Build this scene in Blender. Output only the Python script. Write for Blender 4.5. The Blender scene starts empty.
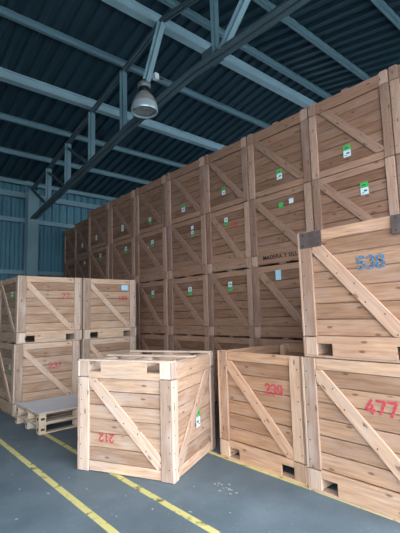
import bpy, bmesh, math, random
from mathutils import Vector, Matrix
SC = bpy.context.scene
COL = SC.collection
RND = random.Random(7)
H = 1.17            # crate height (m); the layout below was measured in crate heights
W, D = 1.16, 1.20   # crate width (forked face) and depth

def lin(r, g, b):
    f = lambda c: (c/255/12.92) if c/255 <= .04045 else ((c/255+.055)/1.055)**2.4
    return (f(r), f(g), f(b), 1)

# ------------------------------------------------------------------ materials
def nt(name):
    m = bpy.data.materials.new(name); m.use_nodes = True
    t = m.node_tree; t.nodes.clear()
    out = t.nodes.new('ShaderNodeOutputMaterial')
    b = t.nodes.new('ShaderNodeBsdfPrincipled')
    t.links.new(b.outputs[0], out.inputs[0])
    return m, t, b

def N(t, kind, **kw):
    n = t.nodes.new(kind)
    for k, v in kw.items():
        if k.startswith('i_'): n.inputs[int(k[2:])].default_value = v
        else: setattr(n, k, v)
    return n

def ramp(t, src, stops):
    r = t.nodes.new('ShaderNodeValToRGB')
    e = r.color_ramp.elements
    while len(e) < len(stops): e.new(.5)
    for k, (p, c) in enumerate(stops): e[k].position = p; e[k].color = c
    t.links.new(src, r.inputs[0])
    return r

def mix(t, mode, fac, a, b):
    m = t.nodes.new('ShaderNodeMix'); m.data_type = 'RGBA'; m.blend_type = mode
    for s, v in ((m.inputs[0], fac), (m.inputs[6], a), (m.inputs[7], b)):
        if hasattr(v, 'is_linked'): t.links.new(v, s)
        else: s.default_value = v
    return m.outputs[2]

def wood(name, dark, light, grey):
    m, t, b = nt(name)
    uv = N(t, 'ShaderNodeUVMap')
    mp = N(t, 'ShaderNodeMapping'); mp.inputs['Scale'].default_value = (2.2, 26, 1)
    t.links.new(uv.outputs[0], mp.inputs[0])
    oi = N(t, 'ShaderNodeObjectInfo')
    geo = N(t, 'ShaderNodeNewGeometry')
    n1 = N(t, 'ShaderNodeTexNoise', noise_dimensions='4D'); n1.inputs['Scale'].default_value = 1.6; n1.inputs['Detail'].default_value = 6
    n1.inputs['Distortion'].default_value = .6
    t.links.new(mp.outputs[0], n1.inputs['Vector']); 
    sc = N(t, 'ShaderNodeMath', operation='MULTIPLY'); sc.inputs[1].default_value = 30
    t.links.new(oi.outputs['Random'], sc.inputs[0]); t.links.new(sc.outputs[0], n1.inputs['W'])
    base = ramp(t, n1.outputs[0], [(.25, dark), (.75, light)]).outputs[0]
    isl = ramp(t, geo.outputs['Random Per Island'], [(0, (.63, .57, .54, 1)), (.5, (.95, .92, .9, 1)), (1, (1.15, 1.16, 1.17, 1))]).outputs[0]
    c = mix(t, 'MULTIPLY', 1, base, isl)
    # weathered grey patches
    mp2 = N(t, 'ShaderNodeMapping'); mp2.inputs['Scale'].default_value = (1.3, 5, 1)
    t.links.new(uv.outputs[0], mp2.inputs[0])
    n2 = N(t, 'ShaderNodeTexNoise', noise_dimensions='4D'); n2.inputs['Scale'].default_value = 1.7; n2.inputs['Detail'].default_value = 5
    t.links.new(mp2.outputs[0], n2.inputs['Vector']); t.links.new(sc.outputs[0], n2.inputs['W'])
    gf = ramp(t, n2.outputs[0], [(.48, (0, 0, 0, 1)), (.78, (.75, .75, .75, 1))]).outputs[0]
    c = mix(t, 'MIX', gf, c, grey)
    # knots
    mp3 = N(t, 'ShaderNodeMapping'); mp3.inputs['Scale'].default_value = (1.5, 4.0, 1)
    t.links.new(uv.outputs[0], mp3.inputs[0])
    v = N(t, 'ShaderNodeTexVoronoi', voronoi_dimensions='2D'); v.inputs['Scale'].default_value = 1.3
    t.links.new(mp3.outputs[0], v.inputs['Vector'])
    kf = ramp(t, v.outputs['Distance'], [(.03, (.7, .7, .7, 1)), (.075, (0, 0, 0, 1))]).outputs[0]
    c = mix(t, 'MIX', kf, c, lin(86, 58, 42))
    c = mix(t, 'MULTIPLY', 1, c, oi.outputs['Color'])
    t.links.new(c, b.inputs['Base Color'])
    b.inputs['Roughness'].default_value = .82
    b.inputs['Specular IOR Level'].default_value = .25
    bp = N(t, 'ShaderNodeBump'); bp.inputs['Strength'].default_value = .35; bp.inputs['Distance'].default_value = .004
    t.links.new(n1.outputs[0], bp.inputs['Height']); t.links.new(bp.outputs[0], b.inputs['Normal'])
    return m

def plain(name, col, rough=.6, metal=0., var=0., vscale=6):
    m, t, b = nt(name)
    b.inputs['Roughness'].default_value = rough; b.inputs['Metallic'].default_value = metal
    if var:
        tc = N(t, 'ShaderNodeTexCoord')
        n = N(t, 'ShaderNodeTexNoise'); n.inputs['Scale'].default_value = vscale; n.inputs['Detail'].default_value = 5
        t.links.new(tc.outputs['Object'], n.inputs['Vector'])
        lo = tuple(c*(1-var) for c in col[:3])+(1,); hi = tuple(min(1, c*(1+var)) for c in col[:3])+(1,)
        r = ramp(t, n.outputs[0], [(.3, lo), (.7, hi)])
        t.links.new(r.outputs[0], b.inputs['Base Color'])
    else: b.inputs['Base Color'].default_value = col
    return m

def paint(name, col, cover=.5, scale=70):
    m, t, b = nt(name)
    b.inputs['Base Color'].default_value = col; b.inputs['Roughness'].default_value = .8
    tc = N(t, 'ShaderNodeTexCoord')
    n = N(t, 'ShaderNodeTexNoise'); n.inputs['Scale'].default_value = scale; n.inputs['Detail'].default_value = 6
    t.links.new(tc.outputs['Object'], n.inputs['Vector'])
    r = ramp(t, n.outputs[0], [(cover-.08, (0, 0, 0, 1)), (cover+.1, (1, 1, 1, 1))])
    tr = N(t, 'ShaderNodeBsdfTransparent'); ms = N(t, 'ShaderNodeMixShader')
    t.links.new(r.outputs[0], ms.inputs[0]); t.links.new(b.outputs[0], ms.inputs[2]); t.links.new(tr.outputs[0], ms.inputs[1])
    o = [x for x in t.nodes if x.type == 'OUTPUT_MATERIAL'][0]
    t.links.new(ms.outputs[0], o.inputs[0])
    return m

def opaque_paint(name, col, worn, cover):
    m, t, b = nt(name); b.inputs['Roughness'].default_value = .8
    tc = N(t, 'ShaderNodeTexCoord')
    n = N(t, 'ShaderNodeTexNoise'); n.inputs['Scale'].default_value = 55; n.inputs['Detail'].default_value = 6
    t.links.new(tc.outputs['Object'], n.inputs['Vector'])
    r = ramp(t, n.outputs[0], [(cover-.1, worn), (cover+.12, col)])
    t.links.new(r.outputs[0], b.inputs['Base Color'])
    return m

def floor_mat():
    m, t, b = nt('floor_concrete')
    tc = N(t, 'ShaderNodeTexCoord')
    n = N(t, 'ShaderNodeTexNoise'); n.inputs['Scale'].default_value = 1.4; n.inputs['Detail'].default_value = 8; n.inputs['Roughness'].default_value = .65
    t.links.new(tc.outputs['Object'], n.inputs['Vector'])
    c = ramp(t, n.outputs[0], [(.3, lin(80, 96, 105)), (.5, lin(95, 111, 121)), (.72, lin(114, 129, 137))]).outputs[0]
    n2 = N(t, 'ShaderNodeTexNoise'); n2.inputs['Scale'].default_value = 45; n2.inputs['Detail'].default_value = 3
    t.links.new(tc.outputs['Object'], n2.inputs['Vector'])
    sp = ramp(t, n2.outputs[0], [(.67, (0, 0, 0, 1)), (.75, (.6, .6, .6, 1))]).outputs[0]
    c = mix(t, 'MIX', sp, c, lin(176, 182, 180))
    t.links.new(c, b.inputs['Base Color'])
    r = ramp(t, n.outputs[0], [(.3, (.45, .45, .45, 1)), (.7, (.68, .68, .68, 1))]).outputs[0]
    t.links.new(r, b.inputs['Roughness'])
    b.inputs['Specular IOR Level'].default_value = .35
    return m

M = {}
M['slat'] = wood('slat_wood', lin(160, 128, 106), lin(207, 179, 154), lin(184, 168, 160))
M['post'] = wood('post_wood', lin(172, 148, 132), lin(212, 192, 176), lin(190, 180, 174))
M['brace'] = wood('brace_wood', lin(166, 136, 116), lin(206, 180, 160), lin(184, 172, 164))
M['pallet'] = wood('pallet_wood', lin(178, 156, 132), lin(220, 202, 180), lin(196, 188, 178))
M['nail'] = plain('nail_steel', lin(58, 50, 48), .6, .3)
M['red'] = opaque_paint('red_stencil_paint', lin(186, 46, 70), lin(196, 120, 112), .40)
M['faded_red'] = opaque_paint('faded_red_stencil_paint', lin(186, 66, 74), lin(190, 122, 112), .40)
M['blue'] = opaque_paint('blue_stencil_paint', lin(44, 98, 138), lin(140, 148, 154), .42)
M['black'] = paint('black_stencil_paint', lin(44, 38, 40), .30)
M['green'] = plain('tag_green', lin(70, 186, 92), .5)
M['white'] = plain('tag_white', lin(214, 232, 238), .5)
M['ink'] = plain('tag_ink', lin(60, 84, 88), .6)
M['card_blue'] = plain('card_pale_blue', lin(176, 216, 236), .5)
M['plate'] = plain('corner_plate_grey', lin(86, 74, 70), .7, .1, .25, 14)
M['roof'] = plain('roof_sheet_blue', lin(46, 70, 83), .45, .25, .12, .8)
M['wallsheet'] = plain('wall_sheet_blue', lin(70, 116, 134), .5, .1, .12, 1.2)
M['steel'] = plain('painted_steel_teal', lin(112, 144, 156), .45, .2, .08, 2)
M['steel_lit'] = plain('beam_steel_lit', lin(158, 188, 200), .4, .2, .08, 2)  # lighter copy of the steel: light on the lower flanges put into the colour
M['steel_dark'] = plain('painted_steel_dark', lin(84, 104, 114), .5, .2, .1, 2)
M['floor'] = floor_mat()
M['yard'] = plain('yard_concrete', lin(186, 188, 186), .9, 0, .08, .5)
M['yellow'] = paint('worn_yellow_line_paint', lin(208, 198, 128), .36, 9)
M['sheet'] = plain('grey_sheet', lin(224, 226, 234), .55, 0, .05, 3)
M['alu'] = plain('lamp_aluminium', lin(168, 164, 164), .45, .2)
M['band'] = plain('polished_band', lin(196, 214, 220), .3, .35)
M['lamp_dark'] = plain('lamp_dark_metal', lin(44, 50, 54), .5, .4)
M['lamp_grey'] = plain('lamp_grey_metal', lin(136, 140, 146), .5, .3)
M['chip'] = plain('pale_chip', lin(206, 204, 196), .8)
M['boxwhite'] = plain('white_plastic', lin(214, 222, 226), .4)
m, t, b = nt('lamp_glass')
b.inputs['Base Color'].default_value = (.85, .92, .94, 1); b.inputs['Roughness'].default_value = .12
b.inputs['Transmission Weight'].default_value = .75; M['glass'] = m

# ------------------------------------------------------------------ helpers
class MB:
    def __init__(s):
        s.bm = bmesh.new(); s.uv = s.bm.loops.layers.uv.new('UVMap')
    def _face_uv(s, faces, inv, la, off):
        o = [i for i in range(3) if i != la]
        for f in faces:
            f.normal_update(); n = inv.to_3x3() @ f.normal
            k = max(range(3), key=lambda i: abs(n[i]))
            for l in f.loops:
                p = inv @ l.vert.co
                if k == la: a, c = p[o[0]], p[o[1]]
                else: a, c = p[la], p[[i for i in o if i != k][0]]
                l[s.uv].uv = (a+off[0], c+off[1])
    def board(s, c, size, mat=Matrix(), bev=.004, mi=0):
        """box, centre c, size (3) in the frame mat; grain runs along its longest side"""
        M_ = mat @ Matrix.Translation(c)
        tmp = bmesh.new(); uv = tmp.loops.layers.uv.new('UVMap')
        bmesh.ops.create_cube(tmp, size=1)
        for v in tmp.verts: v.co = Vector(v.co[i]*size[i] for i in range(3))
        if bev: bmesh.ops.bevel(tmp, geom=tmp.edges[:], offset=min(bev, min(size)*.3), segments=1, affect='EDGES')
        s._merge(tmp, M_, size, mi)
    def poly(s, pts, y0, y1, mat=Matrix(), mi=0, la=0, bev=0):
        """outline pts (x,z) extruded from y0 to y1"""
        tmp = bmesh.new(); tmp.loops.layers.uv.new('UVMap')
        a = [tmp.verts.new((x, y0, z)) for x, z in pts]; b_ = [tmp.verts.new((x, y1, z)) for x, z in pts]
        tmp.faces.new(a); tmp.faces.new(b_[::-1]); n = len(pts)
        for i in range(n): tmp.faces.new((a[i], b_[i], b_[(i+1) % n], a[(i+1) % n]))
        bmesh.ops.recalc_face_normals(tmp, faces=tmp.faces[:])
        if bev: bmesh.ops.bevel(tmp, geom=tmp.edges[:], offset=bev, segments=1, affect='EDGES')
        sz = [0, 0, 0]; sz[la] = 1
        s._merge(tmp, mat, sz, mi)
    def _merge(s, tmp, M_, size, mi):
        uv = tmp.loops.layers.uv.active
        la = max(range(3), key=lambda i: size[i]); o = [i for i in range(3) if i != la]
        off = (RND.uniform(0, 40), RND.uniform(0, 40))
        tmp.normal_update()
        vm = {v: s.bm.verts.new(M_ @ v.co) for v in tmp.verts}
        flip = M_.determinant() < 0
        for f in tmp.faces:
            k = max(range(3), key=lambda i: abs(f.normal[i]))
            ls = list(f.loops)
            if flip: ls = ls[::-1]
            nf = s.bm.faces.new([vm[l.vert] for l in ls]); nf.material_index = mi
            for l, nl in zip(ls, nf.loops):
                p = l.vert.co
                if k == la: q = (p[o[0]], p[o[1]])
                else: q = (p[la], p[[i for i in o if i != k][0]])
                nl[s.uv].uv = (q[0]+off[0], q[1]+off[1])
        tmp.free()
    def bar(s, a, b, w, h, up=Vector((0, 0, 1)), mi=0, bev=0):
        """bar of section w x h between two points"""
        a, b = Vector(a), Vector(b); d = (b-a); L = d.length; d.normalize()
        x = d.cross(up)
        if x.length < 1e-4: x = Vector((1, 0, 0))
        x.normalize(); z = x.cross(d)
        R = Matrix((x, d, z)).transposed().to_4x4()
        s.board((0, 0, 0), (w, L, h), Matrix.Translation((a+b)/2) @ R, bev, mi)
    def lathe(s, prof, loc, seg=28, mi=0, smooth=True):
        rings = []
        for r, z in prof:
            if r < 1e-5: rings.append([s.bm.verts.new((loc[0], loc[1], loc[2]+z))])
            else: rings.append([s.bm.verts.new((loc[0]+r*math.cos(2*math.pi*i/seg), loc[1]+r*math.sin(2*math.pi*i/seg), loc[2]+z)) for i in range(seg)])
        for A, B in zip(rings, rings[1:]):
            for i in range(seg):
                j = (i+1) % seg
                q = [A[i % len(A)], A[j % len(A)], B[j % len(B)], B[i % len(B)]]
                u = []
                for v in q:
                    if v not in u: u.append(v)
                if len(u) > 2:
                    f = s.bm.faces.new(u); f.material_index = mi; f.smooth = smooth
    def disc(s, c, r, nrm, th=.003, mi=1):
        n = Vector(nrm).normalized(); x = n.orthogonal().normalized(); y = n.cross(x)
        seg = 6
        a = [s.bm.verts.new(Vector(c)+x*r*math.cos(i*math.tau/seg)+y*r*math.sin(i*math.tau/seg)) for i in range(seg)]
        b_ = [s.bm.verts.new(v.co+n*th) for v in a]
        f = s.bm.faces.new(b_); f.material_index = mi
        for i in range(seg):
            f = s.bm.faces.new((a[i], a[(i+1) % seg], b_[(i+1) % seg], b_[i])); f.material_index = mi
    def mesh(s, name, mats):
        me = bpy.data.meshes.new(name); s.bm.to_mesh(me); s.bm.free()
        for m_ in (mats if isinstance(mats, (list, tuple)) else [mats]): me.materials.append(m_)
        return me

def link(name, me, parent=None, loc=None):
    o = bpy.data.objects.new(name, me); COL.objects.link(o)
    if parent: o.parent = parent
    if loc is not None: o.location = loc
    return o
def build(name, mb, mats, parent=None, loc=None): return link(name, mb.mesh(name, mats), parent, loc)
def tag(o, label, cat, group=None):
    o['label'] = label; o['category'] = cat
    if group: o['group'] = group
    return o
def thing(name, label, cat, loc=(0, 0, 0), rz=0, group=None):
    o = bpy.data.objects.new(name, None); COL.objects.link(o); o.empty_display_size = .2
    o.location = loc; o.rotation_euler = (0, 0, rz)
    return tag(o, label, cat, group)
def structure(o): o['kind'] = 'structure'; return o

# ------------------------------------------------------------------ the crate
ZB, ZT = .195, 1.065     # top of base, underside of top rail
def clip(poly, axis, val, keep_less):
    out = []
    ins = lambda p: (p[axis] <= val) if keep_less else (p[axis] >= val)
    for i in range(len(poly)):
        a, b_ = poly[i], poly[(i+1) % len(poly)]
        if ins(a): out.append(a)
        if ins(a) != ins(b_):
            k = (val-a[axis])/(b_[axis]-a[axis]); out.append((a[0]+k*(b_[0]-a[0]), a[1]+k*(b_[1]-a[1])))
    return out

def crate_meshes(seed, brace_ends=((-.47, 1.08), (.44, .19)), dirs=(1, 1, 1, 1), bw=.058):
    """list of (part name, mesh); local frame: forked face towards -y, base at z=0"""
    RND.seed(seed); parts = []
    # four faces: 0 front(-y) 1 right(+x) 2 back(+y) 3 left(-x)
    faces = []
    for k in range(4):
        w, dep = (W, D) if k % 2 == 0 else (D, W)
        faces.append((Matrix.Rotation(k*math.pi/2, 4, 'Z') @ Matrix.Translation((0, -dep/2, 0)), w, k % 2 == 0))
    pw = .118
    for k in range(4):      # corner posts: one board on this face's right end and one on the next face's left end
        mb = MB()
        for (F, w, fork), side in ((faces[k], 1), (faces[(k+1) % 4], -1)):
            inset = .028 if fork else 0.0
            x1 = w/2-inset; xc = side*(x1-pw/2); z0 = ZB-.004
            j = RND.uniform(-.002, .002)
            mb.board((xc, .0125, (z0+H)/2+RND.uniform(-.004, 0)), (pw, .025, H-z0-.004), F)
            mb.board((xc, .0125, (z0-.008+.02)/2), (pw, .025, z0-.028), F)      # foot block under the post
            for q in range(6):
                zz = .27+q*.155+RND.uniform(-.015, .015)
                mb.disc(F @ Vector((xc+side*(.032 if q % 2 else .044), 0, zz)), .006, F.to_3x3() @ Vector((0, -1, 0)))
        # squared timber inside the corner
        sx, sy = [(1, -1), (1, 1), (-1, 1), (-1, -1)][k]
        mb.board((sx*(W/2-.085), sy*(D/2-.085), (.14+H-.01)/2), (.06, .06, H-.16))
        parts.append(('corner_post', mb.mesh('corner_post', [M['post'], M['nail']])))
    for k, (F, w, fork) in enumerate(faces):
        # slatted panel with top rail
        mb = MB(); n = 6; hh = (ZT-ZB)/n; L = w-.07
        for i in range(n):
            g = RND.uniform(.003, .008)
            dy = RND.uniform(-.002, .003)
            R = Matrix.Rotation(RND.uniform(-.003, .003), 4, 'Y') @ Matrix.Rotation(RND.uniform(-.012, .02), 4, 'X')
            mb.board((0, 0, 0), (L, .02, hh-g), F @ Matrix.Translation((0, .038+dy, ZB+hh*(i+.5))) @ R, .007)
        mb.board((0, .031, (ZT+H)/2-.003), (w-2*pw-2*(.03 if fork else .004), .024, H-ZT-.006), F)
        parts.append(('slatted_panel', mb.mesh('slatted_panel', M['slat'])))
        # base board
        mb = MB(); a = w/2-pw-(.03 if fork else .003)
        if fork:
            zn, zb_ = .128, .021
            nw = .155
            pts = [(-a, ZB), (a, ZB), (a, zn), (a-nw, zn), (a-nw, zb_), (-a+nw, zb_), (-a+nw, zn), (-a, zn)]
            mb.poly(pts, .001, .026, F)
        else:
            mb.board((0, .0135, (ZB+.027)/2), (2*a, .025, ZB-.027), F)
        parts.append(('base_board', mb.mesh('base_board', M['slat'])))
        # diagonal brace
        mb = MB(); a = w/2-pw-(.031 if fork else .004)
        (xa, za), (xb, zb2) = brace_ends
        d = Vector((xb-xa, zb2-za)).normalized(); nn = Vector((-d.y, d.x))*bw
        e = d*.3
        q = [(xa-e.x+nn.x, za-e.y+nn.y), (xb+e.x+nn.x, zb2+e.y+nn.y), (xb+e.x-nn.x, zb2+e.y-nn.y), (xa-e.x-nn.x, za-e.y-nn.y)]
        for ax, val, less in ((0, a, True), (0, -a, False), (1, ZT-.002, True), (1, ZB+.003, False)): q = clip(q, ax, val, less)
        sg = dirs[k]
        # brace meshes are built in a frame turned along the board, so the grain follows it
        ang = math.atan2(d.y, d.x)
        Rm = Matrix.Rotation(-ang, 4, 'Y')
        ci, si = math.cos(-ang), math.sin(-ang)
        q2 = [(x*ci-z*si, x*si+z*ci) for x, z in q]
        S = Matrix.Scale(-1, 4, (1, 0, 0)) if sg < 0 else Matrix()
        mb.poly(q2, .004, .0255, F @ S @ Rm, bev=.003)
        for i in range(7):
            p = Vector((xa, za)).lerp(Vector((xb, zb2)), .06+i*.145)
            for o in (-.025, .025):
                c = F @ S @ Vector((p.x+nn.x*o*16, .004, p.y+nn.y*o*16))
                if i % 2 == (o > 0): mb.disc(c, .0065, F.to_3x3() @ Vector((0, -1, 0)))
        parts.append(('diagonal_brace', mb.mesh('diagonal_brace', [M['brace'], M['nail']])))
    mb = MB()
    for i in range(8):
        dd = (D-.14)/8
        mb.board((0, -D/2+.07+dd*(i+.5), .14), (W-.12, dd-.008, .02))
    parts.append(('floor_panel', mb.mesh('floor_panel', M['slat'])))
    for x in (-W/2+.085, 0, W/2-.085):
        mb = MB(); mb.board((x, 0, .0755), (.1, D-.08, .106)); parts.append(('bearer', mb.mesh('bearer', M['post'])))
    for y in (-D/2+.052, 0, D/2-.052):
        mb = MB(); mb.board((0, y, .0105), (W-.01, .1, .02)); parts.append(('deck_board', mb.mesh('deck_board', M['post'])))
    return parts

PROTO = {'a': crate_meshes(11), 'b': crate_meshes(23), 'c': crate_meshes(37, ((-.46, 1.08), (.37, .17))),
         'left': crate_meshes(51, ((-.47, 1.08), (.40, .20)), bw=.046), 'single': crate_meshes(64, ((-.47, 1.06), (.43, .19)), (1, 1, 1, -1), .062)}

def crate(kind, label, x, y, z, rz, tint=(1, 1, 1), flip=False, group=None, sc=(1, 1, 1), name='wooden_crate', post_tint=1.0):
    o = thing(name, label, 'crate', (x, y, z), rz, group)
    if flip:
        o.rotation_euler = (0, math.pi, rz); o.location.z = z+H*sc[2]
    o.scale = sc
    f = RND.uniform(.94, 1.06)
    for n, me in PROTO[kind]:
        c = link(n, me, o)
        j = RND.uniform(.96, 1.04)*f
        k = post_tint if n in ('corner_post', 'deck_board') else (.88 if n == 'diagonal_brace' and post_tint > 1.2 else 1)
        c.color = (tint[0]*j*k, tint[1]*j*k, tint[2]*j*k, 1)
    return o

def face_frame(face):
    """frame of a crate face in crate space: x along the face, -y outwards"""
    k = {'front': 0, 'right': 1, 'back': 2, 'left': 3}[face]
    dep = D if k % 2 == 0 else W
    return Matrix.Rotation(k*math.pi/2, 4, 'Z') @ Matrix.Translation((0, -dep/2, 0))

def arc(cx, cy, rx, ry, a0, a1, n=9):
    return [(cx+rx*math.cos(math.radians(a0+(a1-a0)*i/n)), cy+ry*math.sin(math.radians(a0+(a1-a0)*i/n))) for i in range(n+1)]
# stencil digits on a 0.6 x 1 cell: strokes with the bridges of a cut stencil between them
DIG = {'1': [[(.14, .82), (.32, 1)], [(.32, 1), (.32, 0)]],
       '2': [arc(.3, .72, .26, .28, 170, -28), [(.52, .56), (.06, .05)], [(.02, .03), (.58, .03)]],
       '3': [arc(.28, .75, .26, .25, 160, -70), arc(.28, .26, .28, .26, 70, -160)],
       '4': [[(.42, 1), (.02, .32)], [(.02, .28), (.60, .28)], [(.44, .62), (.44, 0)]],
       '5': [[(.54, .98), (.10, .98)], [(.08, .96), (.06, .56)], arc(.27, .31, .29, .30, 128, -155)],
       '7': [[(.02, .97), (.56, .97)], [(.56, .94), (.20, 0)]],
       '8': [arc(.3, .76, .22, .23, 80, -80), arc(.3, .76, .22, .23, 100, 260), arc(.3, .26, .27, .26, 80, -80), arc(.3, .26, .27, .26, 100, 260)],
       '9': [arc(.3, .68, .26, .31, 80, -80), arc(.3, .68, .26, .31, 100, 260), [(.56, .66)]+arc(.28, .38, .28, .37, 20, -80)]}
def digits(cr, text, face, cx, cz, height, mat, label, weight=.175, wide=1.12):
    mb = MB(); F = face_frame(face) @ Matrix.Translation((cx, SLAT-.003, cz))
    adv = .74; tot = adv*(len(text)-1)+.6
    lift = 0
    for i, ch in enumerate(text):
        for st in DIG[ch]:
            for (x0, y0), (x1, y1) in zip(st, st[1:]):
                A = Vector(((x0+i*adv-tot/2)*height*wide, 0, (y0-.5)*height)); B = Vector(((x1+i*adv-tot/2)*height*wide, 0, (y1-.5)*height))
                d = (B-A).normalized()*height*weight*.25
                A -= d; B += d
                lift = (lift+1) % 5
                mid = F @ Matrix.Translation((A+B)/2+Vector((0, -.0004*lift, 0))) @ Matrix.Rotation(-math.atan2((B-A).z, (B-A).x), 4, 'Y')
                mb.board((0, 0, 0), ((B-A).length, .002, height*weight), mid, 0)
    o = build('stencil_number', mb, mat, cr); o['label'] = label
    return o
SLAT = .023   # depth of the slats' front behind the face plane
def stencil(cr, text, face, cx, cz, height, mat, upside=False, depth=SLAT, bold=.002, stretch=1.0, label=None):
    cu = bpy.data.curves.new('t', 'FONT'); cu.body = text; cu.align_x = 'CENTER'; cu.align_y = 'CENTER'
    cu.size = height/.70; cu.offset = bold; cu.extrude = .0012; cu.space_character = 1.12
    tmp = bpy.data.objects.new('t', cu); COL.objects.link(tmp)
    dg = bpy.context.evaluated_depsgraph_get()
    me = bpy.data.meshes.new_from_object(tmp.evaluated_get(dg))
    bpy.data.objects.remove(tmp); bpy.data.curves.remove(cu)
    F = face_frame(face) @ Matrix.Translation((cx, depth-.0035, cz)) @ Matrix.Rotation(math.pi/2, 4, 'X') @ Matrix.Diagonal((stretch, 1, 1, 1))
    me.transform(F); me.name = 'stencil_number'
    me.materials.clear(); me.materials.append(mat)
    o = link('stencil_number', me, cr)
    if label: o['label'] = label
    return o

def paper_tag(cr, face, cx, cz, w=.10, h=.15, green='top', depth=SLAT, flip=False, label=None):
    """small label card stapled on the slats, green band at one end"""
    mb = MB()
    F = face_frame(face) @ Matrix.Translation((cx, depth-.006, cz))
    if flip: F = F @ Matrix.Rotation(math.pi, 4, 'Y')
    gs = {'top': 1, 'bottom': -1}.get(green, 0)
    if green == 'all': mb.board((0, 0, 0), (w, .003, h), F, 0, 0)
    elif gs:
        mb.board((0, 0, gs*h*.28), (w, .003, h*.44), F, 0, 0); mb.board((0, 0, -gs*h*.22), (w, .003, h*.56), F, 0, 1)
    else: mb.board((0, 0, 0), (w, .003, h), F, 0, 1)
    if gs:
        mb.board((-w*.05, -.002, gs*h*.28), (w*.5, .001, h*.10), F, 0, 2)
        mb.board((w*.12, -.002, -gs*h*.2), (w*.4, .001, h*.14), F, 0, 2); mb.board((-w*.2, -.002, -gs*h*.35), (w*.35, .001, h*.05), F, 0, 2)
    o = build('paper_tag', mb, [M['green'], M['card_blue'] if green == 'blue' else M['white'], M['ink']], cr)
    if label: o['label'] = label
    return o

# ------------------------------------------------------------------ tall stack along the right (four tiers)
XA = 4.3107*H
edges = [.70, 1.7474, 2.7951, 3.871, 4.825, 5.9201, 7.0397, 8.1723, 9.30]   # column boundaries, crate heights
TINT_A = (.68, .575, .54)
tier_word = ['bottom tier', 'second tier', 'third tier', 'top tier']
col_word = ['at its near right end', 'second column from its near end', 'third column from its near end', 'fourth column from its near end', 'fifth column from its near end',
            'sixth column from its near end', 'seventh column from its near end', 'eighth column from its near end', 'ninth column from its near end', 'last column by the blue wall']
cols = []
for k in range(8): cols.append((XA, (edges[k]+edges[k+1])/2*H))
cols.append((4.60*H, 10.23*H)); cols.append((4.745*H, 11.335*H))
# tags: (column, tier) -> list of (x along the face, height in crate, green end)
TAGS = {(1, 3): [(-.03, .27, 'top', 1.15)], (1, 2): [(.18, .85, 'top', 1.15)],
        (2, 3): [(.03, .28, 'top', 1.1)], (2, 2): [(.04, .94, 'all', .9), (.235, .965, 'none', .85)], (2, 1): [(-.08, 1.0, 'blue', 1.1)],
        (3, 3): [(-.06, .33, 'top', 1)], (3, 2): [(-.035, .92, 'bottom', 1)], (3, 1): [(.02, .90, 'bottom', 1.1)],
        (4, 3): [(-.06, .27, 'top', 1.1)], (4, 2): [(.20, .98, 'none', .8), (.20, .86, 'bottom', .8)], (4, 1): [(.075, .885, 'bottom', 1.1)],
        (5, 3): [(-.015, .25, 'bottom', 1)], (5, 2): [(-.13, .78, 'none', .9), (.075, .88, 'bottom', 1)], (5, 1): [(.07, .895, 'bottom', 1)],
        (6, 3): [(.04, .31, 'none', 1.2)], (6, 2): [(.185, .89, 'bottom', 1.1)], (7, 3): [(-.10, .3, 'none', 1)], (7, 2): [(.12, .9, 'bottom', 1.1)],
        (8, 3): [(-.02, .36, 'none', 1)], (8, 2): [(.17, .95, 'none', 1)], (9, 2): [(.1, .337, 'none', 1)]}
COLS = {'top': 'green and white paper tag', 'bottom': 'white and green paper tag', 'none': 'white paper tag', 'blue': 'pale blue paper tag', 'all': 'green paper tag'}
for k, (x, y) in enumerate(cols):
    for tr in range(4):
        note = ''
        tg = TAGS.get((k, tr))
        if tr == 3 : note = 'turned upside down, '
        lab = 'reddish crate, %s of the tall stack, %s' % (tier_word[tr], col_word[k])
        fl = tr == 3
        # the side without fork notches faces the aisle (world -x)
        gap = (edges[k+1]-edges[k])*H if k < 8 else 1.2
        o = crate('abc'[(k*2+tr) % 3], lab, x+W/2+RND.uniform(-.012, .012), y+RND.uniform(-.006, .006), tr*H+.0005*tr, 0, TINT_A, fl, 'crates of the tall stack', (1, min(1.02, (gap-.026)/D), 1), post_tint=1.22)
        face = 'left' if not fl else 'right'
        for (cx, cz, gr, s) in tg or []:
            if fl: paper_tag(o, face, -cx, H-cz, .095*s, .145*s, gr, flip=True)
            else: paper_tag(o, face, cx, cz, .095*s, .145*s if gr not in ('all', 'none') else .09*s, gr)
        if (k, tr) == (3, 2): digits(o, '227', face, .19, .825, .085, M['faded_red'], 'red stencilled number 227')
        if (k, tr) == (2, 2): stencil(o, 'MADERA Y SILL', face, -.02, .125, .062, M['black'], depth=.0, bold=.002, stretch=1.0, label='black stencilled lettering along the base')

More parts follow.
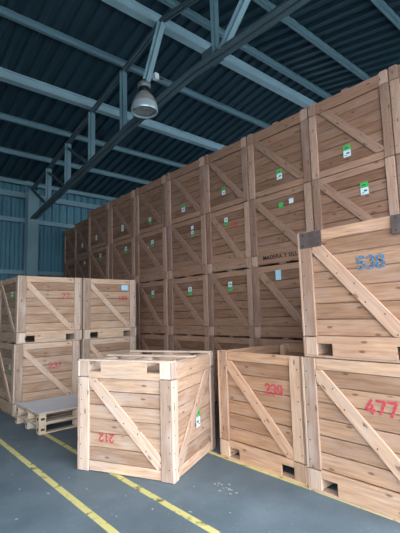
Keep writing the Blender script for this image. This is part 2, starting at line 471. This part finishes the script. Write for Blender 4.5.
# ------------------------------------------------------------------ front right crates 239, 477, 538
XB = 2.7553*H
RB = -math.pi/2        # forked face towards -x
TB = (.88, .75, .64)
g = 'crates of the front right stack'
o = crate('a', 'open topped tan crate stencilled 239, left of the crate marked 477', XB+D/2, 2.9, 0, RB, TB, False, g, (1.0, 1, 1), post_tint=1.15)
digits(o, '239', 'front', .215, .815, .095, M['red'], 'red stencilled number 239')
y0 = 1.9685*H-.004-W/2
o = crate('b', 'tan crate stencilled 477 standing on the floor at the right edge', XB-.03+D/2, y0, 0, RB, (.94, .86, .80), False, g)
digits(o, '477', 'front', .145, .81, .11, M['red'], 'red stencilled number 477')
o = crate('c', 'tan crate stencilled 538 in blue, on top of the crate marked 477', 2.7386*H+D/2, 1.94*H-W/2, H+.001, RB, (.88, .765, .70), False, g)
digits(o, '538', 'front', .115, .815, .10, M['blue'], 'blue stencilled number 538')
for sx in (-1, 1):
    mb = MB(); F = face_frame('front')
    mb.board((sx*(W/2-.145), -.0025, H-.085), (.235, .004, .15), F, .001)
    for dx in (-.08, .08):
        for dz in (-.05, .05): mb.disc(F @ Vector((sx*(W/2-.145)+dx, -.0045, H-.085+dz)), .009, (0, -1, 0))
    q = build('corner_plate', mb, [M['plate'], M['nail']], o); q['label'] = 'dark grey metal corner plate'

# ------------------------------------------------------------------ left stack (77 and friends)
YL = 6.1827*H
TL = (1.0, .99, .97)
g = 'crates of the left stack'
xs = [(1.7811+2.7926)/2*H, (2.7926+3.8158)/2*H]
low = crate('left', 'pale crate on the floor behind the stacked pallets, red number 237', xs[0]-.03, YL+D/2, 0, 0, TL, False, g)
digits(low, '237', 'front', .12, .76, .095, M['faded_red'], 'red stencilled number 237')
paper_tag(low, 'left', .30, .74, .09, .14, 'bottom')
up = crate('left', 'pale crate stencilled 77 on top of the left stack', xs[0], YL+D/2, H+.001, 0, TL, False, g)
digits(up, '77', 'front', .27, .82, .10, M['faded_red'], 'red stencilled number 77')
paper_tag(up, 'left', .22, .83, .1, .15, 'bottom')
low2 = crate('left', 'pale crate on the floor under the crate stencilled 188', xs[1], YL+D/2+.01, 0, 0, TL, False, g)
up2 = crate('left', 'pale crate stencilled 188 with a pale blue card, right of the 77 crate', xs[1]+.005, YL+D/2+.01, H+.001, 0, TL, False, g)
digits(up2, '188', 'front', .28, .79, .085, M['faded_red'], 'red stencilled number 188')
paper_tag(up2, 'front', .32, 1.0, .15, .105, 'blue', label='pale blue paper card')
crate('left', 'crate on the floor just behind the left stack', xs[0]-.02, YL+D*1.5+.03, 0, 0, TL, False, g)
crate('left', 'upper crate just behind the crate stencilled 77', xs[0], YL+D*1.5+.03, H+.001, 0, TL, False, g)

# ------------------------------------------------------------------ the lone crate 212, upside down
a = Vector((1.5986*H, 3.6305*H)); ang = math.radians(-63.6)
u = Vector((math.cos(ang), math.sin(ang))); v = Vector((-u.y, u.x))
sx, sy, sz = 1.15/W, 1.10/D, .975
c = a+u*1.15/2+v*1.10/2
lone = crate('single', 'lone pale crate turned upside down, red 212 inverted, standing on the floor', c.x, c.y, 0, ang, (1.08, 1.07, 1.06), True, None, (sx, sy, sz), post_tint=1.08)
# upside down: its own x runs to the left
digits(lone, '212', 'front', .215, .815, .078, M['red'], 'red stencilled number 212')
paper_tag(lone, 'left', -.08, .70, .11, .19, 'bottom', depth=.02)

# ------------------------------------------------------------------ pallets with a grey sheet
def pallet_meshes():
    RND.seed(5); parts = []
    L, Dp = 1.2, .96
    for i in range(6):
        mb = MB(); w = .118; y = -Dp/2+w/2+i*(Dp-w)/5
        mb.board((0, y, .131), (L, w, .018)); parts.append(('deck_board', mb.mesh('deck_board', M['pallet'])))
    for x in (-L/2+.05, 0, L/2-.05):
        mb = MB(); mb.board((x, 0, .113), (.1, Dp, .018)); parts.append(('stringer_board', mb.mesh('stringer_board', M['pallet'])))
        for y in (-Dp/2+.055, 0, Dp/2-.055):
            mb = MB(); mb.board((x, y, .061), (.14 if x == 0 else .1, .11, .086), bev=.005)
            if abs(x) > .1: 
                s = -1 if x < 0 else 1
                if y < -.1: mb.board((x, y-.0552, .062), (.055, .001, .03), bev=0, mi=1)
                mb.board((x+s*.0502, y, .062), (.001, .05, .03), bev=0, mi=1)
            parts.append(('block', mb.mesh('block', [M['pallet'], M['nail']])))
    for y in (-Dp/2+.05, 0, Dp/2-.05):
        mb = MB(); mb.board((0, y, .009), (L, .1, .018)); parts.append(('bottom_board', mb.mesh('bottom_board', M['pallet'])))
    return parts
PAL = pallet_meshes()
pc = Vector((1.99+.60, 5.84+.48))
for i, lab in enumerate(['lower pale wooden pallet on the floor in front of the crate marked 237', 'upper pale wooden pallet under the grey sheet, stacked on another pallet']):
    o = thing('wooden_pallet', lab, 'pallet', (pc.x+.006*i, pc.y-.012*i, .1405*i), math.radians(2.5-i), 'stacked pallets')
    for n, me in PAL:
        q = link(n, me, o); j = RND.uniform(.9, 1.05); q.color = (j, j, j, 1)
mb = MB(); nx, ny = 14, 10
vv = []
for sgn in (0, 1):
    for j in range(ny+1):
        for i in range(nx+1):
            x = (i/nx-.5)*1.22; y = (j/ny-.5)*.98
            z = .004*sgn + .001 + .010*max(0, (abs(i/nx-.5)*2-.75))**1*4 * (1 if j > 2 else .4)
            vv.append(mb.bm.verts.new((x, y, z)))
ix = lambda s, i, j: vv[s*(nx+1)*(ny+1)+j*(nx+1)+i]
for j in range(ny):
    for i in range(nx):
        mb.bm.faces.new((ix(1, i, j), ix(1, i+1, j), ix(1, i+1, j+1), ix(1, i, j+1))); mb.bm.faces.new((ix(0, i, j), ix(0, i, j+1), ix(0, i+1, j+1), ix(0, i+1, j)))
for i in range(nx):
    mb.bm.faces.new((ix(0, i, 0), ix(0, i+1, 0), ix(1, i+1, 0), ix(1, i, 0))); mb.bm.faces.new((ix(0, i, ny), ix(1, i, ny), ix(1, i+1, ny), ix(0, i+1, ny)))
for j in range(ny):
    mb.bm.faces.new((ix(0, 0, j), ix(1, 0, j), ix(1, 0, j+1), ix(0, 0, j+1))); mb.bm.faces.new((ix(0, nx, j), ix(0, nx, j+1), ix(1, nx, j+1), ix(1, nx, j)))
o = build('cover_sheet', mb, M['sheet'], None, (pc.x+.0, pc.y+.0, .2815)); o.rotation_euler.z = math.radians(1)
tag(o, 'flat grey sheet lying on top of the two stacked pallets', 'sheet')

# ------------------------------------------------------------------ building shell
CZ = 1.3609*H
K = 1.058          # roof measured along the view rays, placed so that the far wall clears the tall stack
def RY(y): return y*K*H
def RZ(z): return (CZ/H+(z-CZ/H)*K)*H
YW = 12.2*H
YR = RY(4.95); SL = .195
ZR = RZ(5.06)+SL*(YW-YR)      # ridge height of the purlins' underside
def roof_z(y): return ZR-SL*abs(y-YR)
XL, XR = -9.0, 19.0
YE = -.75      # unseen front wall added to shape the daylight; wide doorway behind the camera
DX0, DX1, DZ = -4.5, 4.2, 4.8
EX0, EX1 = 6.6, 15.0     # unseen second doorway, added to light the roof beyond the tall stack
yf = YE
me = MB()
me.board((0, 0, 0), (XR-XL+.4, YW-YE+.6, .2), Matrix.Translation(((XL+XR)/2, (YW+YE)/2, -.1)), 0)
structure(build('floor', me, M['floor']))
me = MB()
me.board((0, 0, 0), (60, 26, .2), Matrix.Translation((0, YE-.31-13, -.1)), 0)
o = structure(build('yard_ground', me, M['yard']))  # unseen ground outside, made pale to bounce daylight up to the roof
# roof sheet: trapezoid ribs running down the slope, peak at the ridge
def ribbed(name, pts, along, per, amp, mat, n0, length):
    """pts: polyline (y,z) of the sheet; ribs spaced along x from n0"""
    mb = MB(); n = int(length/per)
    xsd = []
    for i in range(n):
        x = n0+i*per
        xsd += [(x, 0), (x+per*.38, 0), (x+per*.5, amp), (x+per*.88, amp)]
    xsd.append((n0+n*per, 0))
    rows = []
    for p, nrm in pts:
        rows.append([mb.bm.verts.new((x, p[0]+nrm[0]*d, p[1]+nrm[1]*d)) for x, d in xsd])
    for A, B in zip(rows, rows[1:]):
        for i in range(len(xsd)-1): mb.bm.faces.new((A[i], A[i+1], B[i+1], B[i]))
    return build(name, mb, mat)
PH = .16  # purlin depth
roofpts = [((YE-.2, roof_z(YE-.2)+PH), (0, 1)), ((YR, ZR+PH), (0, 1)), ((YW+.3, roof_z(YW+.3)+PH), (0, 1))]
structure(ribbed('ceiling', roofpts, 'x', .30, .075, M['roof'], XL-.2, XR-XL+.6))
wp = [((YW+.02, 0), (1, 0)), ((YW+.02, roof_z(YW)+PH+.10), (1, 0))]
structure(ribbed('wall_back', wp, 'x', .28, .05, M['wallsheet'], XL, XR-XL))
for nm, x in (('wall_left', XL-.05), ('wall_right', XR+.05)):
    mb = MB()
    mb.poly([(YE-.3, 0), (YE-.3, roof_z(YE-.3)+PH), (YR, ZR+PH), (YW+.1, roof_z(YW+.1)+PH), (YW+.1, 0)], -.04, .04, Matrix.Translation((x, 0, 0)) @ Matrix.Rotation(math.pi/2, 4, 'Z'))
    structure(build(nm, mb, M['wallsheet']))


mb = MB()
mb.poly([(XL, 0), (XL, roof_z(YE)+PH), (XR, roof_z(YE)+PH), (XR, 0), (EX1, 0), (EX1, DZ), (EX0, DZ), (EX0, 0), (DX1, 0), (DX1, DZ), (DX0, DZ), (DX0, 0)], yf-.05, yf)
structure(build('wall_front', mb, M['wallsheet']))

def channel(mb, x0, x1, y, z, w, h, kind='C', t=.012):
    """purlin along x, underside at z"""
    cx = (x0+x1)/2; L = x1-x0
    mb.board((cx, y, z+h/2), (L, t, h), bev=0)
    if kind == 'C':
        mb.board((cx, y-w/2+t/2, z+t/2), (L, w, t), bev=0); mb.board((cx, y-w/2+t/2, z+h-t/2), (L, w, t), bev=0)
        mb.board((cx, y-w+t, z+.02), (L, t*.8, .04), bev=0)
    else:
        mb.board((cx, y, z+t/2), (L, w, t), bev=0); mb.board((cx, y, z+h-t/2), (L, w, t), bev=0)
pl = [('first roof purlin from the back wall, over the wall top', 11.53, 'C'), ('second roof purlin from the back wall', 10.06, 'C'), ('third roof purlin from the back wall', 8.83, 'C'),
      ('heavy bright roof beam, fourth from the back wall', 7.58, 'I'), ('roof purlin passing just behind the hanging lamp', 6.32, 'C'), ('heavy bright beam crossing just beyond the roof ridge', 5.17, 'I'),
      ('thin roof purlin right beside the heavy ridge beam', 4.74, 'C'), ('first roof purlin on the near slope before the ridge', 3.64, 'C'), ('nearest roof purlin at the top right corner', 2.37, 'C')]
for lab, y, kind in pl:
    mb = MB(); yy = RY(y) if y < 11.4 else YW-.12
    z = roof_z(yy)
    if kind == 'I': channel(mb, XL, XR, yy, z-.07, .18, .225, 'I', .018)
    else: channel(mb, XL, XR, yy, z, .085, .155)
    tag(build('roof_purlin' if kind == 'C' else 'roof_beam', mb, M['steel'] if kind == 'C' else M['steel_lit']), lab, 'roof beam', 'roof purlins')
# wall girts and column
for lab, z, hh in (('blue wall rail at eaves height on the back wall', RZ(4.80), .2), ('blue wall rail halfway up the back wall', RZ(4.08), .16), ('blue wall rail just above the left crates', RZ(2.63), .14)):
    mb = MB(); mb.board(((XL+XR)/2, YW-.05, z), (XR-XL, .09, hh), bev=0); mb.board(((XL+XR)/2, YW-.105, z-hh/2+.01), (XR-XL, .05, .02), bev=0)
    tag(build('wall_rail', mb, M['steel']), lab, 'wall rail', 'wall rails')
XT = 3.6*K*H
mb = MB()
mb.board((XT, YW-.42, RZ(4.9)/2), (.36, .02, RZ(4.9)), bev=0); mb.board((XT, YW-.13, RZ(4.9)/2), (.36, .02, RZ(4.9)), bev=0); mb.board((XT, YW-.275, RZ(4.9)/2), (.02, .28, RZ(4.9)), bev=0)
tag(build('steel_column', mb, M['steel']), 'wide blue steel column against the back wall carrying the truss', 'column')
# truss in the plane x = XT
tr = thing('roof_truss', 'dark steel roof truss with web members crossing under the purlins', 'truss', (XT, YW-.4, 0))
def tp(y, z): return Vector((0, RY(y)-(YW-.4), RZ(z)))
def rz2(y): return roof_z(RY(y))-.10
bot = [(11.25, 4.12), (6.2, 4.78), (4.25, 4.93), (2.2, 4.86), (-.3, 4.6)]
mb = MB()
for (a, b_) in zip(bot, bot[1:]):
    for dx in (-.042, .042):
        A, B = tp(*a)+Vector((dx, 0, 0)), tp(*b_)+Vector((dx, 0, 0))
        mb.bar(A, B, .05, .085)
        mb.bar(A+Vector((dx*.7, 0, -.042)), B+Vector((dx*.7, 0, -.042)), .085, .012)
build('bottom_chord', mb, M['steel_dark'], tr)
mb = MB(); off = YW-.4
for ya_, yb_ in ((YW-.25, YR), (YR, YE+.2)):
    za_, zb_ = roof_z(ya_)-.10-.11, roof_z(yb_)-.10-.11
    for dx in (-.035, .035): mb.bar(Vector((dx, ya_-off, za_+.04)), Vector((dx, yb_-off, zb_+.04)), .04, .075)
build('top_chord', mb, M['steel_dark'], tr)
def botz(y):
    for (a, b_) in zip(bot, bot[1:]):
        if b_[0] <= y <= a[0]: return b_[1]+(a[1]-b_[1])*(y-b_[0])/(a[0]-b_[0])
def web(name, ya_, yb_, w=.10, top_first=True, mat='steel'):
    mb = MB()
    A = Vector((0, RY(ya_)-off, roof_z(RY(ya_))-.18)); B = tp(yb_, botz(yb_))
    mb.bar(A, B, w, w*.75, Vector((1, 0, 0)))
    for s in (-1, 1): mb.bar(A+Vector((s*w*.36, 0, 0)), B+Vector((s*w*.36, 0, 0)), .012, w*1.2, Vector((1, 0, 0)))
    build(name, mb, M[mat], tr)
for y in (10.06, 8.83, 7.58, 6.25, 3.72, 1.9): web('web_post', y, y)
web('web_diagonal', 4.98, 5.8); web('web_diagonal', 2.75, 3.60)
web('web_diagonal', 10.2, 8.95, .07, mat='steel_dark'); web('web_diagonal', 8.95, 7.7, .07, mat='steel_dark'); web('web_diagonal', 11.3, 10.15, .07, mat='steel_dark')
mb = MB(); mb.board((.13, RY(3.78)-off, RZ(4.93)), (.02, .26, .15), bev=.002)
build('gusset_plate', mb, M['steel_dark'], tr)
mb = MB(); mb.board((-.13, RY(3.78)-off, RZ(4.93)), (.02, .26, .15), bev=.002)
build('gusset_plate', mb, M['steel_dark'], tr)

# ------------------------------------------------------------------ high-bay lamp hung beside the truss
q = .945
lx, ly = XT*q/1.0, RY(5.53)*q
lz = CZ+(RZ(4.84)-CZ)*q
lamp = thing('pendant_lamp', 'industrial bell shaped pendant lamp hanging from the roof truss', 'lamp', (lx, ly, lz))
mb = MB()
prof = [(.262, 0), (.270, .014), (.268, .08), (.252, .165), (.222, .255), (.18, .335), (.125, .40), (.10, .42)]
mb.lathe(prof[3:], (0, 0, 0)); mb.lathe([(r-.006, z) for r, z in prof[3:]][::-1], (0, 0, 0))
build('reflector', mb, M['alu'], lamp)
mb = MB(); mb.lathe(prof[:4], (0, 0, 0)); mb.lathe([(r-.006, z) for r, z in prof[:4]][::-1], (0, 0, 0))
q = build('diffuser_band', mb, M['band'], lamp); q['label'] = 'bright polished lower band of the lamp'
mb = MB(); mb.lathe([(0, .03), (.12, .028), (.235, .03), (.236, .04), (.12, .038), (0, .04)], (0, 0, 0)); build('glass_cover', mb, M['glass'], lamp)
mb = MB(); mb.lathe([(0, .09), (.04, .10), (.058, .15), (.05, .21), (.03, .26), (.03, .32), (0, .32)], (0, 0, 0), 20); build('bulb', mb, M['boxwhite'], lamp)
mb = MB(); mb.lathe([(.10, .415), (.118, .43), (.118, .50), (.09, .515), (0, .515)], (0, 0, 0)); build('neck_collar', mb, M['lamp_dark'], lamp)
mb = MB(); mb.lathe([(0, .51), (.10, .512), (.13, .53), (.13, .60), (.09, .635), (0, .64)], (0, 0, 0)); build('ballast_housing', mb, M['lamp_grey'], lamp)
mb = MB(); top = roof_z(ly)
mb.bar((0, 0, .63), (0, 0, .72), .025, .025); mb.bar((0, 0, .70), (XT-lx, RY(5.62)-ly, .70), .05, .04)
build('hanger_arm', mb, M['lamp_dark'], lamp)
mb = MB(); mb.board((0, 0, 0), (.10, .10, .12), bev=.008)
o = build('junction_box', mb, M['boxwhite'], None, (XT-.17, RY(4.98), RZ(5.17)))
mb = MB(); mb.bar((.04, 0, .0), (.17, 0, .0), .02, .02); mb.bar((.17, 0, .0), (.17, .0, .0), .02, .02) if False else None
build('bracket', mb, M['lamp_dark'], o)
tag(o, 'small white junction box beside the hanging lamp', 'junction box')

# ------------------------------------------------------------------ floor lines
def line(n, x, y0, y1, w):
    mb = MB(); mb.board((x, (y0+y1)/2, .0008), (w, y1-y0, .0016), bev=0)
    structure(build('trim_%d' % n, mb, M['yellow']))
line(1, 1.325*H, YE, YW-1, .062); line(2, 1.79*H, YE, YW-1, .062); line(3, 2.748*H, YE, 3.75, .06)

# chips and scraps on the floor
R2 = random.Random(3)
def chip(x, y, s, lab, grp, nm='wood_chip'):
    mb = MB(); n = R2.randint(4, 6)
    pts = [(s*math.cos(i*math.tau/n)*R2.uniform(.5, 1), s*.6*math.sin(i*math.tau/n)*R2.uniform(.5, 1)) for i in range(n)]
    mb.poly(pts, 0, .004, Matrix.Rotation(math.pi/2, 4, 'X') @ Matrix.Translation((0, -.005, 0)))
    o = build(nm, mb, M['chip'], None, (x, y, .001)); o.rotation_euler.z = R2.uniform(0, 6.3)
    tag(o, lab, 'debris', grp)
for x, y in [(1.35, 4.6), (1.48, 5.0), (1.62, 5.5), (1.72, 6.0), (1.25, 4.2), (1.05, 3.6), (1.40, 3.9), (1.8, 4.9), (1.75, 3.7), (1.9, 3.3), (2.2, 2.7), (1.65, 3.1), (1.2, 5.6), (1.45, 6.4),
             (2.0, 3.0), (2.45, 3.1), (1.7, 4.1), (1.95, 5.3), (1.55, 4.5), (2.35, 2.5)]:
    chip(x+R2.uniform(-.05, .05), y+R2.uniform(-.05, .05), R2.uniform(.010, .022), 'tiny pale wood chip lying on the grey floor', 'wood chips on the floor')
for i in range(12):
    r = R2.gauss(0, .07); a_ = R2.uniform(0, 6.28)
    chip(2.69+R2.gauss(0, .06), 2.81+R2.gauss(0, .10), R2.uniform(.010, .026), 'white scrap in the small cluster between the 212 and 239 crates', 'white scraps on the floor', 'paper_scrap')

# ------------------------------------------------------------------ daylight through the open front side
w = bpy.data.worlds.new('overcast_sky'); SC.world = w; w.use_nodes = True
bg = w.node_tree.nodes['Background']
bg.inputs[0].default_value = (.86, .93, 1.0, 1); bg.inputs[1].default_value = 4.0
ld = bpy.data.lights.new('sky_portal', 'AREA'); ld.shape = 'RECTANGLE'; ld.size = EX1-DX0; ld.size_y = DZ
ld.cycles.is_portal = True
lo = bpy.data.objects.new('sky_portal', ld); COL.objects.link(lo)
lo.location = ((DX0+EX1)/2, YE-.05, DZ/2); lo.rotation_euler = (math.radians(90), 0, 0)

# ------------------------------------------------------------------ camera
yaw, pitch, roll = .7111, .118, .0275
fw = Vector((math.sin(yaw)*math.cos(pitch), math.cos(yaw)*math.cos(pitch), math.sin(pitch)))
r_ = Vector((math.cos(yaw), -math.sin(yaw), 0)); u_ = r_.cross(fw)
rr = r_*math.cos(roll)-u_*math.sin(roll); uu = r_*math.sin(roll)+u_*math.cos(roll)
cam = bpy.data.cameras.new('camera'); co = bpy.data.objects.new('camera', cam); COL.objects.link(co)
Mx = Matrix((rr, uu, -fw)).transposed().to_4x4(); Mx.translation = (0, 0, CZ)
co.matrix_world = Mx
cam.sensor_fit = 'VERTICAL'; cam.sensor_height = 24; cam.lens = 400.3/533*24; cam.clip_start = .05
SC.camera = co
vs = SC.view_settings
vs.view_transform = 'Standard'; vs.look = 'None'; vs.gamma = 1; vs.exposure = 1.3; vs.use_curve_mapping = False
